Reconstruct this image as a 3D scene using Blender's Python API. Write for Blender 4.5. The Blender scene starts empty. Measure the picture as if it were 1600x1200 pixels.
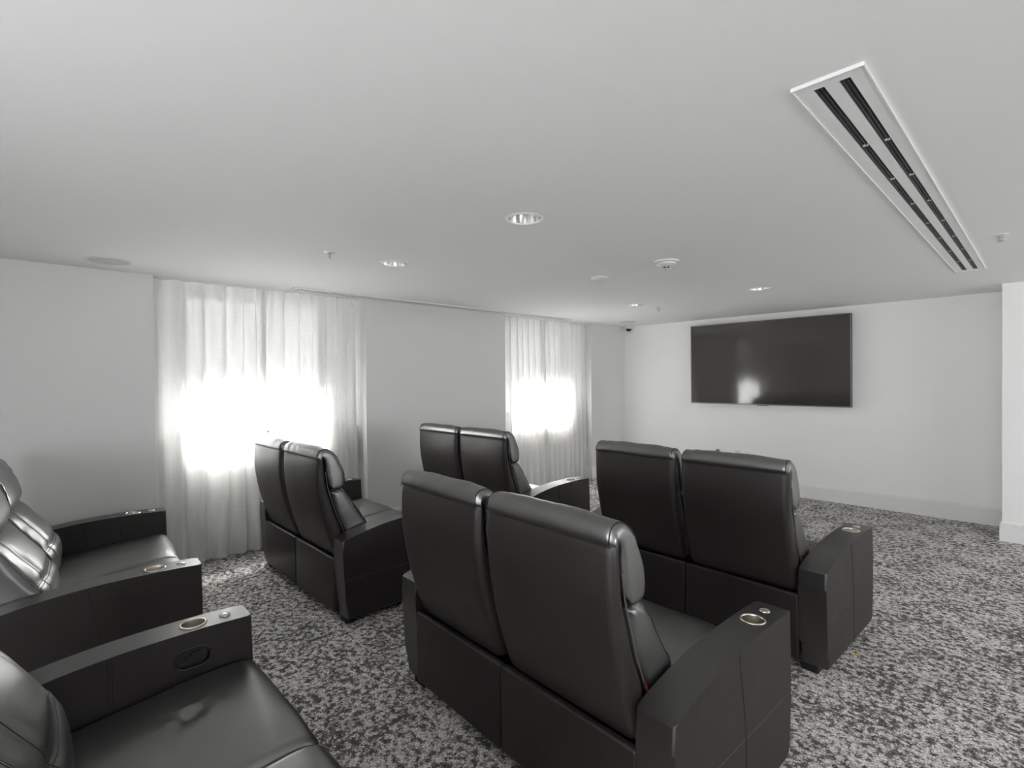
import bpy, bmesh, math, random
from mathutils import Vector, Matrix, noise

random.seed(7)
scene = bpy.context.scene
COL = scene.collection
PI = math.pi

# ------------------------------------------------------------------ helpers
def link(name, me, mat=None, parent=None):
    o = bpy.data.objects.new(name, me)
    COL.objects.link(o)
    if mat is not None and me is not None:
        for m in (mat if isinstance(mat, (list, tuple)) else [mat]):
            me.materials.append(m)
    if parent is not None:
        o.parent = parent
    return o

def obj(name, bm, mat, parent=None, smooth=None):
    me = bpy.data.meshes.new(name)
    bmesh.ops.recalc_face_normals(bm, faces=bm.faces)
    bm.to_mesh(me)
    bm.free()
    if smooth is not None:
        for p in me.polygons:
            p.use_smooth = True
        if smooth < 179:
            me.set_sharp_from_angle(angle=math.radians(smooth))
    return link(name, me, mat, parent)

def empty(name, loc=(0, 0, 0), rz=0.0):
    o = bpy.data.objects.new(name, None)
    COL.objects.link(o)
    o.empty_display_size = 0.1
    o.location = loc
    o.rotation_euler = (0, 0, rz)
    return o

def tag(o, label, cat, group=None):
    o['label'] = label
    o['category'] = cat
    if group:
        o['group'] = group
    return o

def struct(o):
    o['kind'] = 'structure'
    return o

def box(bm, x0, x1, y0, y1, z0, z1, bevel=0.0, seg=2, mi=0):
    v = [bm.verts.new(p) for p in ((x0, y0, z0), (x1, y0, z0), (x1, y1, z0), (x0, y1, z0),
                                   (x0, y0, z1), (x1, y0, z1), (x1, y1, z1), (x0, y1, z1))]
    fs = [bm.faces.new([v[i] for i in q]) for q in
          ((0, 3, 2, 1), (4, 5, 6, 7), (0, 1, 5, 4), (1, 2, 6, 5), (2, 3, 7, 6), (3, 0, 4, 7))]
    for f in fs:
        f.material_index = mi
    if bevel > 0:
        ed = list({e for f in fs for e in f.edges})
        bmesh.ops.bevel(bm, geom=ed, offset=bevel, segments=seg, profile=0.5, affect='EDGES')

def tube(bm, pts, r, n=6, mi=0, caps=True):
    pts = [Vector(p) for p in pts]
    rings = []
    for i, p in enumerate(pts):
        t = (pts[min(i + 1, len(pts) - 1)] - pts[max(i - 1, 0)]).normalized()
        a = Vector((0, 0, 1)) if abs(t.z) < 0.9 else Vector((1, 0, 0))
        u = t.cross(a).normalized()
        w = t.cross(u).normalized()
        rings.append([bm.verts.new(p + (u * math.cos(2 * PI * k / n) + w * math.sin(2 * PI * k / n)) * r) for k in range(n)])
    for i in range(len(rings) - 1):
        for k in range(n):
            f = bm.faces.new((rings[i][k], rings[i][(k + 1) % n], rings[i + 1][(k + 1) % n], rings[i + 1][k]))
            f.material_index = mi
            f.smooth = True
    if caps:
        for rg in (rings[0][::-1], rings[-1]):
            f = bm.faces.new(rg)
            f.material_index = mi

def lathe(bm, prof, c=(0, 0, 0), n=32, mi=0, mis=None, squash=None):
    """prof: list of (r, z); revolve about z through c; open profile unless r == 0 at the ends"""
    rings = []
    for r, z in prof:
        if r < 1e-6:
            rings.append([bm.verts.new((c[0], c[1], c[2] + z))])
        else:
            rings.append([bm.verts.new((c[0] + r * math.cos(2 * PI * k / n), c[1] + r * math.sin(2 * PI * k / n), c[2] + z)) for k in range(n)])
    for i in range(len(rings) - 1):
        a, b = rings[i], rings[i + 1]
        for k in range(n):
            k2 = (k + 1) % n
            if len(a) == 1 and len(b) == 1:
                continue
            if len(a) == 1:
                f = bm.faces.new((a[0], b[k], b[k2]))
            elif len(b) == 1:
                f = bm.faces.new((a[k], a[k2], b[0]))
            else:
                f = bm.faces.new((a[k], a[k2], b[k2], b[k]))
            f.material_index = mis[i] if mis else mi
            f.smooth = True

def spline(pts, n):
    """Catmull-Rom through pts, resampled to n points by arc length"""
    P = [Vector(p) for p in pts]
    P = [P[0] * 2 - P[1]] + P + [P[-1] * 2 - P[-2]]
    d = []
    for i in range(1, len(P) - 2):
        for k in range(16):
            t = k / 16
            a, b, c, e = P[i - 1], P[i], P[i + 1], P[i + 2]
            d.append(0.5 * ((2 * b) + (c - a) * t + (2 * a - 5 * b + 4 * c - e) * t * t + (3 * b - a - 3 * c + e) * t ** 3))
    d.append(P[-2])
    L = [0]
    for i in range(1, len(d)):
        L.append(L[-1] + (d[i] - d[i - 1]).length)
    out = []
    j = 0
    for k in range(n):
        s = L[-1] * k / (n - 1)
        while j < len(L) - 2 and L[j + 1] < s:
            j += 1
        t = (s - L[j]) / max(1e-9, L[j + 1] - L[j])
        out.append(d[j].lerp(d[j + 1], t))
    return out

def cushion(bm, outer, inner, x0, x1, r, ns=30, nx=28, puff=None, rc0=0.0, rc1=0.0, minthick=0.1, seam=None, mi=0, seam_mi=1, seam_r=0.0024, seam_in=0.012, end0=0.03, end1=0.03):
    """A padded slab lofted along x: outer and inner are (y, z) curves running the same way.
    r rounds the two ends, rc0 / rc1 round the corners at the start / end of the curve."""
    O = spline([(0, a, b) for a, b in outer], ns)
    I = spline([(0, a, b) for a, b in inner], ns)
    cx, hw = (x0 + x1) / 2, (x1 - x0) / 2
    L = sum((O[i + 1] - O[i]).length for i in range(ns - 1))
    def inset(d, rad):
        if rad <= 0 or d >= rad:
            return 0.0
        return rad - math.sqrt(max(0, rad * rad - (rad - d) ** 2))
    # x stations, denser at the ends
    xs = []
    for i in range(nx + 1):
        t = i / nx * 2 - 1
        s = math.copysign(1 - (1 - abs(t)) ** 1.7, t)
        xs.append(s)
    rings = []
    for s in xs:
        x = s * hw
        e = hw - abs(x)
        ring_o, ring_i = [], []
        for k in range(ns):
            u = k / (ns - 1)
            th = max(1e-4, (O[k] - I[k]).length / 2)
            rr = min(r, th * 1.6)
            ins = inset(e, r) / r * rr if r > 0 else 0
            kk = max(minthick, 1 - ins / th) if th > 1e-3 else 1
            # close the slab at the ends of its curve too
            du = min(u, 1 - u) * L
            endr = min(th, end0 if u < 0.5 else end1)
            kk *= max(0.12, 1 - inset(du, endr) / endr) if du < endr else 1
            M = (O[k] + I[k]) / 2
            wi = max(inset(u * L, rc0), inset((1 - u) * L, rc1))
            ws = (hw - wi) / hw
            po = M + (O[k] - M) * kk
            pi_ = M + (I[k] - M) * kk
            po = Vector((cx + x * ws, po.y, po.z))
            pi_ = Vector((cx + x * ws, pi_.y, pi_.z))
            if puff:
                nrm = (O[k] - I[k])
                nrm = nrm.normalized() if nrm.length > 1e-6 else Vector((0, 0, 1))
                # outward normal of the outer curve
                tg = (O[min(k + 1, ns - 1)] - O[max(k - 1, 0)]).normalized()
                nn = Vector((0, tg.z, -tg.y))
                if nn.dot(nrm) < 0:
                    nn = -nn
                po = po + nn * puff(s, u, Vector((x, O[k].y, O[k].z))) * (kk if kk < 1 else 1)
            ring_o.append(po)
            ring_i.append(pi_)
        rings.append((ring_o, ring_i))
    vr = []
    for ro, ri in rings:
        vr.append([bm.verts.new(p) for p in ro] + [bm.verts.new(p) for p in ri[::-1]])
    m = len(vr[0])
    for i in range(len(vr) - 1):
        for k in range(m):
            f = bm.faces.new((vr[i][k], vr[i][(k + 1) % m], vr[i + 1][(k + 1) % m], vr[i + 1][k]))
            f.smooth = True
            f.material_index = mi
    for rg in (vr[0][::-1], vr[-1]):
        for k in range(ns - 1):
            f = bm.faces.new((rg[k], rg[k + 1], rg[m - 2 - k], rg[m - 1 - k])) if True else None
            f.smooth = True
            f.material_index = mi
    # stitched seams running along the rim of both ends
    if seam:
        for side in (-1, 1):
            if side not in seam:
                continue
            xsn = [abs(s * hw - side * (hw - seam_in)) for s in xs]
            i = xsn.index(min(xsn))
            tube(bm, [p for p in rings[i][0][1:-1]], seam_r, 6, seam_mi)
    return rings

# ------------------------------------------------------------------ materials
def new_mat(name):
    m = bpy.data.materials.new(name)
    m.use_nodes = True
    nt = m.node_tree
    return m, nt, nt.nodes['Principled BSDF']

def plain(name, col, rough=0.5, metal=0.0, spec=0.5, bump=0.0, bscale=200.0):
    m, nt, p = new_mat(name)
    p.inputs['Base Color'].default_value = (*col, 1)
    p.inputs['Roughness'].default_value = rough
    p.inputs['Metallic'].default_value = metal
    p.inputs['Specular IOR Level'].default_value = spec
    if bump > 0:
        tc = nt.nodes.new('ShaderNodeTexCoord')
        n = nt.nodes.new('ShaderNodeTexNoise')
        n.inputs['Scale'].default_value = bscale
        n.inputs['Detail'].default_value = 4
        b = nt.nodes.new('ShaderNodeBump')
        b.inputs['Strength'].default_value = bump
        b.inputs['Distance'].default_value = 0.002
        nt.links.new(tc.outputs['Object'], n.inputs['Vector'])
        nt.links.new(n.outputs['Fac'], b.inputs['Height'])
        nt.links.new(b.outputs['Normal'], p.inputs['Normal'])
    return m

def leather(name, col, rough, ior, spec):
    m, nt, p = new_mat(name)
    N = nt.nodes.new
    tc = N('ShaderNodeTexCoord')
    vo = N('ShaderNodeTexVoronoi'); vo.inputs['Scale'].default_value = 420
    n1 = N('ShaderNodeTexNoise'); n1.inputs['Scale'].default_value = 22; n1.inputs['Detail'].default_value = 5
    n2 = N('ShaderNodeTexNoise'); n2.inputs['Scale'].default_value = 5; n2.inputs['Detail'].default_value = 3
    b1 = N('ShaderNodeBump'); b1.inputs['Strength'].default_value = 0.16; b1.inputs['Distance'].default_value = 0.0012
    b2 = N('ShaderNodeBump'); b2.inputs['Strength'].default_value = 0.22; b2.inputs['Distance'].default_value = 0.004
    mr = N('ShaderNodeMapRange'); mr.inputs['To Min'].default_value = rough - 0.05; mr.inputs['To Max'].default_value = rough + 0.08
    mc = N('ShaderNodeMix'); mc.data_type = 'RGBA'
    mc.inputs['A'].default_value = (*[c * 0.85 for c in col], 1)
    mc.inputs['B'].default_value = (*[c * 1.2 for c in col], 1)
    for n in (vo, n1, n2):
        nt.links.new(tc.outputs['Object'], n.inputs['Vector'])
    nt.links.new(n1.outputs['Fac'], b2.inputs['Height'])
    nt.links.new(vo.outputs['Distance'], b1.inputs['Height'])
    nt.links.new(b2.outputs['Normal'], b1.inputs['Normal'])
    nt.links.new(b1.outputs['Normal'], p.inputs['Normal'])
    nt.links.new(n2.outputs['Fac'], mr.inputs['Value'])
    nt.links.new(mr.outputs['Result'], p.inputs['Roughness'])
    nt.links.new(n2.outputs['Fac'], mc.inputs['Factor'])
    nt.links.new(mc.outputs['Result'], p.inputs['Base Color'])
    p.inputs['IOR'].default_value = ior
    p.inputs['Specular IOR Level'].default_value = spec
    return m

M_leather = leather('dark_leather', (0.0110, 0.0088, 0.0082), 0.35, 1.65, 0.9)
M_glossy = leather('polished_seat_leather', (0.0105, 0.0085, 0.0080), 0.33, 2.0, 1.0)
M_panel = leather('dark_back_vinyl', (0.0185, 0.0148, 0.0142), 0.42, 1.5, 0.45)
M_stitch = plain('black_thread', (0.006, 0.0055, 0.005), 0.7)
M_piping = plain('piping_leather', (0.03, 0.028, 0.027), 0.18, spec=0.8)
M_black = plain('black_plastic', (0.012, 0.011, 0.011), 0.35)
M_foot = plain('black_foot_plastic', (0.008, 0.008, 0.008), 0.5)
M_zip = plain('grey_zipper', (0.075, 0.072, 0.07), 0.45)
M_red = plain('dark_red_tag', (0.06, 0.006, 0.008), 0.5)
M_label = plain('grey_label', (0.2, 0.2, 0.2), 0.4)
M_steel = plain('brushed_steel', (0.62, 0.58, 0.53), 0.28, metal=1.0)
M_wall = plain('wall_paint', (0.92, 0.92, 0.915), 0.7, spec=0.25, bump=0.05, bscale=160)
M_wall_shaded = plain('wall_paint_shaded', (0.74, 0.735, 0.73), 0.7, spec=0.25, bump=0.05, bscale=160)  # wall paint toned down: the window wall's backlit shade is in the colour
M_ceil = plain('ceiling_paint', (0.84, 0.84, 0.835), 0.75, spec=0.2, bump=0.04, bscale=120)
M_trim = plain('white_trim_paint', (0.82, 0.82, 0.815), 0.35, spec=0.4)
M_white = plain('white_plastic', (0.74, 0.74, 0.73), 0.35)
M_offwhite = plain('grille_off_white', (0.60, 0.60, 0.595), 0.6)
M_slot = plain('slot_black', (0.010, 0.010, 0.010), 0.5)
M_chrome = plain('satin_reflector', (0.72, 0.72, 0.72), 0.22, metal=1.0)
M_brass = plain('sprinkler_metal', (0.55, 0.55, 0.53), 0.3, metal=1.0)
M_dark = plain('dark_grey', (0.05, 0.05, 0.05), 0.4)
M_bezel = plain('television_bezel', (0.22, 0.21, 0.205), 0.3, metal=0.8)
M_yellow = plain('yellow_paper', (0.65, 0.40, 0.02), 0.6)
M_frame = plain('window_frame_paint', (0.14, 0.14, 0.14), 0.4)

M_blocker = plain('blocker_render', (0.30, 0.30, 0.30), 0.8, bump=0.1, bscale=30)  # for the added wall that hides the outside view
M_damper = plain('damper_paving', (0.05, 0.05, 0.05), 0.8, bump=0.1, bscale=30)  # kept dark so less light bounces up to the curtains
def make_screen():
    m, nt, p = new_mat('television_glass')
    p.inputs['Base Color'].default_value = (0.046, 0.039, 0.036, 1)
    p.inputs['Roughness'].default_value = 0.065
    p.inputs['IOR'].default_value = 1.75
    return m
M_screen = make_screen()

def make_glass(name, tint):
    m, nt, p = new_mat(name)
    out = nt.nodes['Material Output']
    g = nt.nodes.new('ShaderNodeBsdfGlossy'); g.inputs['Roughness'].default_value = 0.02
    t = nt.nodes.new('ShaderNodeBsdfTransparent'); t.inputs['Color'].default_value = (tint * 0.99, tint, tint, 1)
    mix = nt.nodes.new('ShaderNodeMixShader'); mix.inputs['Fac'].default_value = 0.06
    nt.links.new(t.outputs[0], mix.inputs[1]); nt.links.new(g.outputs[0], mix.inputs[2])
    nt.links.new(mix.outputs[0], out.inputs['Surface'])
    return m
M_glass = make_glass('window_glass', 0.96)
M_tint = make_glass('tinted_window_glass', 0.295)
M_fill_glass = make_glass('side_fill_glass', 0.58)  # glass of the added side fill window
M_absorber = plain('dark_absorber', (0.035, 0.035, 0.034), 0.6)  # dark only to soak up sunlight bouncing behind the curtains

def make_sheer():
    m, nt, p = new_mat('sheer_linen')
    N = nt.nodes.new
    out = nt.nodes['Material Output']
    tc = N('ShaderNodeTexCoord')
    mp = N('ShaderNodeMapping'); mp.inputs['Scale'].default_value = (8, 8, 260)
    nz = N('ShaderNodeTexNoise'); nz.inputs['Scale'].default_value = 1.0; nz.inputs['Detail'].default_value = 3
    mp2 = N('ShaderNodeMapping'); mp2.inputs['Scale'].default_value = (220, 220, 10)
    nz2 = N('ShaderNodeTexNoise'); nz2.inputs['Scale'].default_value = 1.0; nz2.inputs['Detail'].default_value = 3
    ad = N('ShaderNodeMath'); ad.operation = 'ADD'
    mr = N('ShaderNodeMapRange')
    mr.inputs['From Min'].default_value = 0.7; mr.inputs['From Max'].default_value = 1.3
    mr.inputs['To Min'].default_value = 0.09; mr.inputs['To Max'].default_value = 0.20
    df = N('ShaderNodeBsdfDiffuse'); df.inputs['Color'].default_value = (0.92, 0.915, 0.905, 1)
    tl = N('ShaderNodeBsdfTranslucent'); tl.inputs['Color'].default_value = (0.93, 0.93, 0.92, 1)
    tr = N('ShaderNodeBsdfTransparent')
    m1 = N('ShaderNodeMixShader'); m1.inputs['Fac'].default_value = 0.33
    m2 = N('ShaderNodeMixShader')
    lw = N('ShaderNodeLayerWeight'); lw.inputs['Blend'].default_value = 0.5
    iv = N('ShaderNodeMath'); iv.operation = 'SUBTRACT'; iv.inputs[0].default_value = 1.0
    pw = N('ShaderNodeMath'); pw.operation = 'POWER'; pw.inputs[1].default_value = 2.5
    op = N('ShaderNodeMath'); op.operation = 'MULTIPLY'
    nt.links.new(lw.outputs['Facing'], iv.inputs[1]); nt.links.new(iv.outputs[0], pw.inputs[0]); nt.links.new(pw.outputs[0], op.inputs[1])
    nt.links.new(mr.outputs['Result'], op.inputs[0])
    L = nt.links.new
    L(tc.outputs['Object'], mp.inputs['Vector']); L(mp.outputs[0], nz.inputs['Vector'])
    L(tc.outputs['Object'], mp2.inputs['Vector']); L(mp2.outputs[0], nz2.inputs['Vector'])
    L(nz.outputs['Fac'], ad.inputs[0]); L(nz2.outputs['Fac'], ad.inputs[1])
    L(ad.outputs[0], mr.inputs['Value'])
    L(df.outputs[0], m1.inputs[1]); L(tl.outputs[0], m1.inputs[2])
    L(op.outputs[0], m2.inputs['Fac'])
    L(m1.outputs[0], m2.inputs[1]); L(tr.outputs[0], m2.inputs[2])
    L(m2.outputs[0], out.inputs['Surface'])
    return m
M_sheer = make_sheer()

def make_carpet():
    m, nt, p = new_mat('patterned_carpet')
    N = nt.nodes.new
    L = nt.links.new
    tc = N('ShaderNodeTexCoord')
    vo = N('ShaderNodeTexVoronoi'); vo.inputs['Scale'].default_value = 170
    vo2 = N('ShaderNodeTexVoronoi'); vo2.inputs['Scale'].default_value = 170
    L(tc.outputs['Object'], vo.inputs['Vector']); L(tc.outputs['Object'], vo2.inputs['Vector'])
    # blotches are read at each tuft's own place, so that their rims break up yarn by yarn
    n1 = N('ShaderNodeTexNoise'); n1.inputs['Scale'].default_value = 30; n1.inputs['Detail'].default_value = 5; n1.inputs['Roughness'].default_value = 0.72
    n2 = N('ShaderNodeTexNoise'); n2.inputs['Scale'].default_value = 4.5; n2.inputs['Detail'].default_value = 3
    L(vo.outputs['Position'], n1.inputs['Vector']); L(vo.outputs['Position'], n2.inputs['Vector'])
    a = N('ShaderNodeMath'); a.operation = 'MULTIPLY_ADD'; a.inputs[1].default_value = 0.22
    L(n2.outputs['Fac'], a.inputs[0]); L(n1.outputs['Fac'], a.inputs[2])
    rp = N('ShaderNodeValToRGB')
    e = rp.color_ramp.elements
    e[0].position = 0.50; e[0].color = (0.11, 0.105, 0.101, 1)
    e[1].position = 0.70; e[1].color = (0.72, 0.695, 0.67, 1)
    k = e.new(0.585); k.color = (0.19, 0.181, 0.174, 1)
    k = e.new(0.615); k.color = (0.56, 0.54, 0.52, 1)
    L(a.outputs[0], rp.inputs['Fac'])
    # every tuft a little lighter or darker
    hv = N('ShaderNodeSeparateColor'); L(vo.outputs['Color'], hv.inputs[0])
    mr = N('ShaderNodeMapRange'); mr.inputs['To Min'].default_value = 0.5; mr.inputs['To Max'].default_value = 1.45
    L(hv.outputs[0], mr.inputs['Value'])
    mx = N('ShaderNodeMix'); mx.data_type = 'RGBA'; mx.blend_type = 'MULTIPLY'; mx.inputs['Factor'].default_value = 1
    L(rp.outputs['Color'], mx.inputs['A']); L(mr.outputs['Result'], mx.inputs['B'])
    L(mx.outputs['Result'], p.inputs['Base Color'])
    p.inputs['Roughness'].default_value = 0.95
    p.inputs['Specular IOR Level'].default_value = 0.1
    b = N('ShaderNodeBump'); b.invert = True; b.inputs['Strength'].default_value = 0.9; b.inputs['Distance'].default_value = 0.004
    L(vo2.outputs['Distance'], b.inputs['Height']); L(b.outputs['Normal'], p.inputs['Normal'])
    return m
M_carpet = make_carpet()

# ------------------------------------------------------------------ the room
H = 2.44
XL, XR, YF, YB = -4.949, 3.60, 7.317, -1.75
YP, XP = 6.70, -0.305            # the pier at the right of the screen wall
N1 = (0.737, 2.580)              # curtain niches in the left wall
N2 = (4.577, 6.416)
WIN = [(1.00, 2.30), (4.85, 6.17)]
XO = -5.40                       # outer face of the left wall
XG = -5.36                       # glass
SILL, HEAD = 1.09, 2.40

bm = bmesh.new(); box(bm, XO, XR + 0.2, YB - 0.2, YF + 0.2, -0.1, 0.0)
struct(obj('floor', bm, M_carpet))
bm = bmesh.new(); box(bm, XO, XR + 0.2, YB - 0.2, YF + 0.2, H, H + 0.15)
ceiling = struct(obj('ceiling', bm, M_ceil))

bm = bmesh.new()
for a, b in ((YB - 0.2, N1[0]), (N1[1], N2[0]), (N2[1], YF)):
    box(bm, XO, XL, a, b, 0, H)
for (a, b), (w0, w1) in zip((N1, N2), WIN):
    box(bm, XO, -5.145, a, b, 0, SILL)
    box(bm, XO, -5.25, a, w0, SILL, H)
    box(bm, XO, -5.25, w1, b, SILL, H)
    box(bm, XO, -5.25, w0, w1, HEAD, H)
struct(obj('wall_left', bm, M_wall_shaded))
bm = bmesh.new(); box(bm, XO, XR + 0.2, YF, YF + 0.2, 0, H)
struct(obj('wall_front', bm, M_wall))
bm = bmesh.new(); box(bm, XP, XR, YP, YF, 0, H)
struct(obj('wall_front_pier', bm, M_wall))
FILL_SIDE = (2.0, 6.4, 0.20, 2.30)     # unseen wide window added at the right as fill light
FILL_BACK = (-1.8, 2.0, 0.90, 1.95)     # another added behind the camera, also for fill
bm = bmesh.new()
box(bm, XL, FILL_BACK[0], YB - 0.2, YB, 0, H)
box(bm, FILL_BACK[1], XR + 0.2, YB - 0.2, YB, 0, H)
box(bm, FILL_BACK[0], FILL_BACK[1], YB - 0.2, YB, 0, FILL_BACK[2])
box(bm, FILL_BACK[0], FILL_BACK[1], YB - 0.2, YB, FILL_BACK[3], H)
struct(obj('wall_back', bm, M_wall))
bm = bmesh.new()
box(bm, XR, XR + 0.2, YB, FILL_SIDE[0], 0, H)
box(bm, XR, XR + 0.2, FILL_SIDE[1], YF, 0, H)
box(bm, XR, XR + 0.2, FILL_SIDE[0], FILL_SIDE[1], 0, FILL_SIDE[2])
box(bm, XR, XR + 0.2, FILL_SIDE[0], FILL_SIDE[1], FILL_SIDE[3], H)
struct(obj('wall_right', bm, M_wall))

# baseboards: a tall board with a stepped, beaded top
BASE = [(0, 0), (0.018, 0), (0.018, 0.140), (0.011, 0.1425), (0.011, 0.148), (0.017, 0.151), (0.017, 0.160),
        (0.009, 0.164), (0.009, 0.172), (0.004, 0.182), (0, 0.184)]
def baseboard(name, runs):
    bm = bmesh.new()
    for (x0, y0), (x1, y1), (nx, ny), e0, e1 in runs:
        d = Vector((x1 - x0, y1 - y0, 0)).normalized()
        rings = []
        for (px, py), s in (((x0, y0), -e0), ((x1, y1), e1)):
            # mitred ends: the further out the profile, the further it runs past the corner
            rings.append([bm.verts.new((px + nx * t + d.x * s * t, py + ny * t + d.y * s * t, z)) for t, z in BASE])
        n = len(BASE)
        for k in range(n):
            bm.faces.new((rings[0][k], rings[0][(k + 1) % n], rings[1][(k + 1) % n], rings[1][k]))
        bm.faces.new(rings[0]); bm.faces.new(rings[1][::-1])
    return struct(obj(name, bm, M_trim))
baseboard('baseboard_front', [((XL, YF), (XP, YF), (0, -1), -1, 0)])
baseboard('baseboard_pier', [((XP, YF), (XP, YP), (-1, 0), 0, 1), ((XP, YP), (XR, YP), (0, -1), 1, -1)])
baseboard('baseboard_left', [((XL, YB), (XL, N1[0]), (1, 0), -1, 1),
                             ((XL, N1[0]), (-5.16, N1[0]), (0, 1), 1, 0),
                             ((-5.16, N1[1]), (XL, N1[1]), (0, -1), 0, 1),
                             ((XL, N1[1]), (XL, N2[0]), (1, 0), 1, 1),
                             ((XL, N2[0]), (-5.16, N2[0]), (0, 1), 1, 0),
                             ((-5.16, N2[1]), (XL, N2[1]), (0, -1), 0, 1),
                             ((XL, N2[1]), (XL, YF), (1, 0), 1, -1)])
baseboard('baseboard_right', [((XR, YB), (XR, YP), (-1, 0), -1, -1)])
baseboard('baseboard_back', [((XL, YB), (XR, YB), (0, 1), -1, -1)])

# windows
def window(name, x, y0, y1, z0, z1, mull, glass=None, sill=None):
    w = struct(empty(name, (x, (y0 + y1) / 2, z0)))
    hy = (y1 - y0) / 2; hz = z1 - z0
    bm = bmesh.new()
    t = 0.05
    box(bm, -0.03, 0.03, -hy, -hy + t, 0, hz, 0.004); box(bm, -0.03, 0.03, hy - t, hy, 0, hz, 0.004)
    box(bm, -0.03, 0.03, -hy + t, hy - t, 0, t, 0.004); box(bm, -0.03, 0.03, -hy + t, hy - t, hz - t, hz, 0.004)
    for q in mull:
        box(bm, -0.025, 0.025, q - 0.02, q + 0.02, t, hz - t, 0.003)
    obj('window_frame', bm, M_frame, w)
    bm = bmesh.new(); box(bm, -0.004, 0.004, -hy + t, hy - t, t, hz - t)
    obj('window_pane', bm, glass or M_glass, w)
    if sill:
        bm = bmesh.new(); box(bm, 0.03, sill, -hy - 0.02, hy + 0.02, -0.001, 0.020, 0.004)
        obj('absorber_sill', bm, M_absorber, w)  # slab added to soak up sun that would brighten the upper curtain
        bm = bmesh.new()  # dark lining added to cut the bounce off the reveals
        box(bm, 0.03, 0.108, -hy, -hy + 0.012, 0.02, hz); box(bm, 0.03, 0.108, hy - 0.012, hy, 0.02, hz)
        box(bm, 0.03, 0.108, -hy + 0.012, hy - 0.012, hz - 0.012, hz)
        obj('absorber_lining', bm, M_absorber, w)
    return w
window('window_1', XG, WIN[0][0], WIN[0][1], SILL, HEAD, [], M_tint, 0.222)
window('window_2', XG, WIN[1][0], WIN[1][1], SILL, HEAD, [], M_tint, 0.222)
window('fill_window_side', XR + 0.1, FILL_SIDE[0], FILL_SIDE[1], FILL_SIDE[2], FILL_SIDE[3], [-1.1, 0.0, 1.1], M_fill_glass)  # side and back windows are unseen, added to fill the room with light
fill_win = window('fill_window_back', 0, -(FILL_BACK[1] - FILL_BACK[0]) / 2, (FILL_BACK[1] - FILL_BACK[0]) / 2, FILL_BACK[2], FILL_BACK[3], [-1.05, 0.0, 1.05])
fill_win.location = ((FILL_BACK[0] + FILL_BACK[1]) / 2, YB - 0.1, FILL_BACK[2]); fill_win.rotation_euler = (0, 0, PI / 2)

# unseen wall and dark ground, added to dim the light at the curtained windows
bm = bmesh.new(); box(bm, -7.3, -7.1, -5, 12, -0.1, 2.58)
struct(obj('wall_light_blocker', bm, M_blocker))
bm = bmesh.new(); box(bm, -7.1, XO, -5, 12, -0.1, 0.0)
struct(obj('floor_light_damper', bm, M_damper))
# ------------------------------------------------------------------ curtains
def curtain(y0, y1, x, nf, seed, lean0=0.0, lean1=0.0, tuck=0.0):
    rnd = random.Random(seed)
    ny, nz = 190, 44
    zb, zt = 0.012, H - 0.004
    ph = rnd.random() * 6
    # folds of unequal width
    ws = [rnd.uniform(0.65, 1.4) for _ in range(nf)]
    tot = sum(ws)
    edges = [0]
    for w in ws:
        edges.append(edges[-1] + w / tot)
    amps = [rnd.uniform(0.65, 1.15) for _ in range(nf + 1)]
    def fold(t):
        for i in range(nf):
            if t <= edges[i + 1] + 1e-9:
                u = (t - edges[i]) / (edges[i + 1] - edges[i])
                a = amps[i] + (amps[i + 1] - amps[i]) * u
                return a * math.cos(2 * PI * u), i + u
        return amps[-1], nf
    bm = bmesh.new()
    grid = []
    for j in range(nz + 1):
        v = j / nz
        z = zb + (zt - zb) * v
        row = []
        for i in range(ny + 1):
            t = i / ny
            wob = 0.010 * noise.noise(Vector((t * 7 + seed, z * 0.9, ph)))
            c, q = fold(min(1, max(0, t + wob * (1 if 0.02 < t < 0.98 else 0))))
            c = math.copysign(abs(c) ** 0.8, c)
            amp = 0.036 + 0.012 * (1 - v) + 0.008 * noise.noise(Vector((q * 1.3 + seed, z * 1.1, 4.0)))
            y = y0 + lean0 * (1 - v) + (y1 + lean1 * (1 - v) - y0 - lean0 * (1 - v)) * t
            y += min(1, t * 14, (1 - t) * 14) * (0.012 * math.sin(2 * PI * q * 1.0 + 0.6) + 0.012 * (1 - v) * noise.noise(Vector((q * 0.7, seed, z))))
            zz = z
            back = tuck * max(0.0, 1 - t / 0.10) ** 0.7
            if j == 0:
                zz += 0.006 * (1 + noise.noise(Vector((q, seed, 9))))
            row.append((x - back + amp * c + 0.012 * (1 - v) * noise.noise(Vector((q * 0.5 + 3, seed * 1.7, z * 0.8))), y, zz))
        grid.append(row)
    def sheet(rows, off, mi):
        n = len(rows[0]) - 1
        vs = [[bm.verts.new((p[0] + off, p[1], p[2])) for p in r] for r in rows]
        for j in range(len(vs) - 1):
            for i in range(n):
                f = bm.faces.new((vs[j][i], vs[j][i + 1], vs[j + 1][i + 1], vs[j + 1][i]))
                f.smooth = True
    sheet(grid, 0, 0)
    sheet([r for r in grid if r[0][2] < 0.16], -0.004, 0)      # the turned-up hem
    sheet([r for r in grid if r[0][2] > 2.36], -0.004, 0)      # the heading
    k = max(3, int(0.034 / abs(y1 - y0) * ny))
    for off in (-0.0035, -0.007):                               # side hems
        sheet([r[:k] for r in grid], off, 0)
        sheet([r[-k:] for r in grid], off, 0)
    o = obj('sheer_curtain', bm, M_sheer, None, 180)
    # origin at the foot of the cloth
    c = Vector((x, (y0 + y1) / 2, 0))
    o.data.transform(Matrix.Translation(-c)); o.location = c
    return o
XC = -5.085
GC = 'sheer white curtains'
tag(curtain(0.748, 1.620, XC, 6, 3), 'white sheer curtain hanging left of the gap at the near window', 'curtain', GC)
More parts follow.
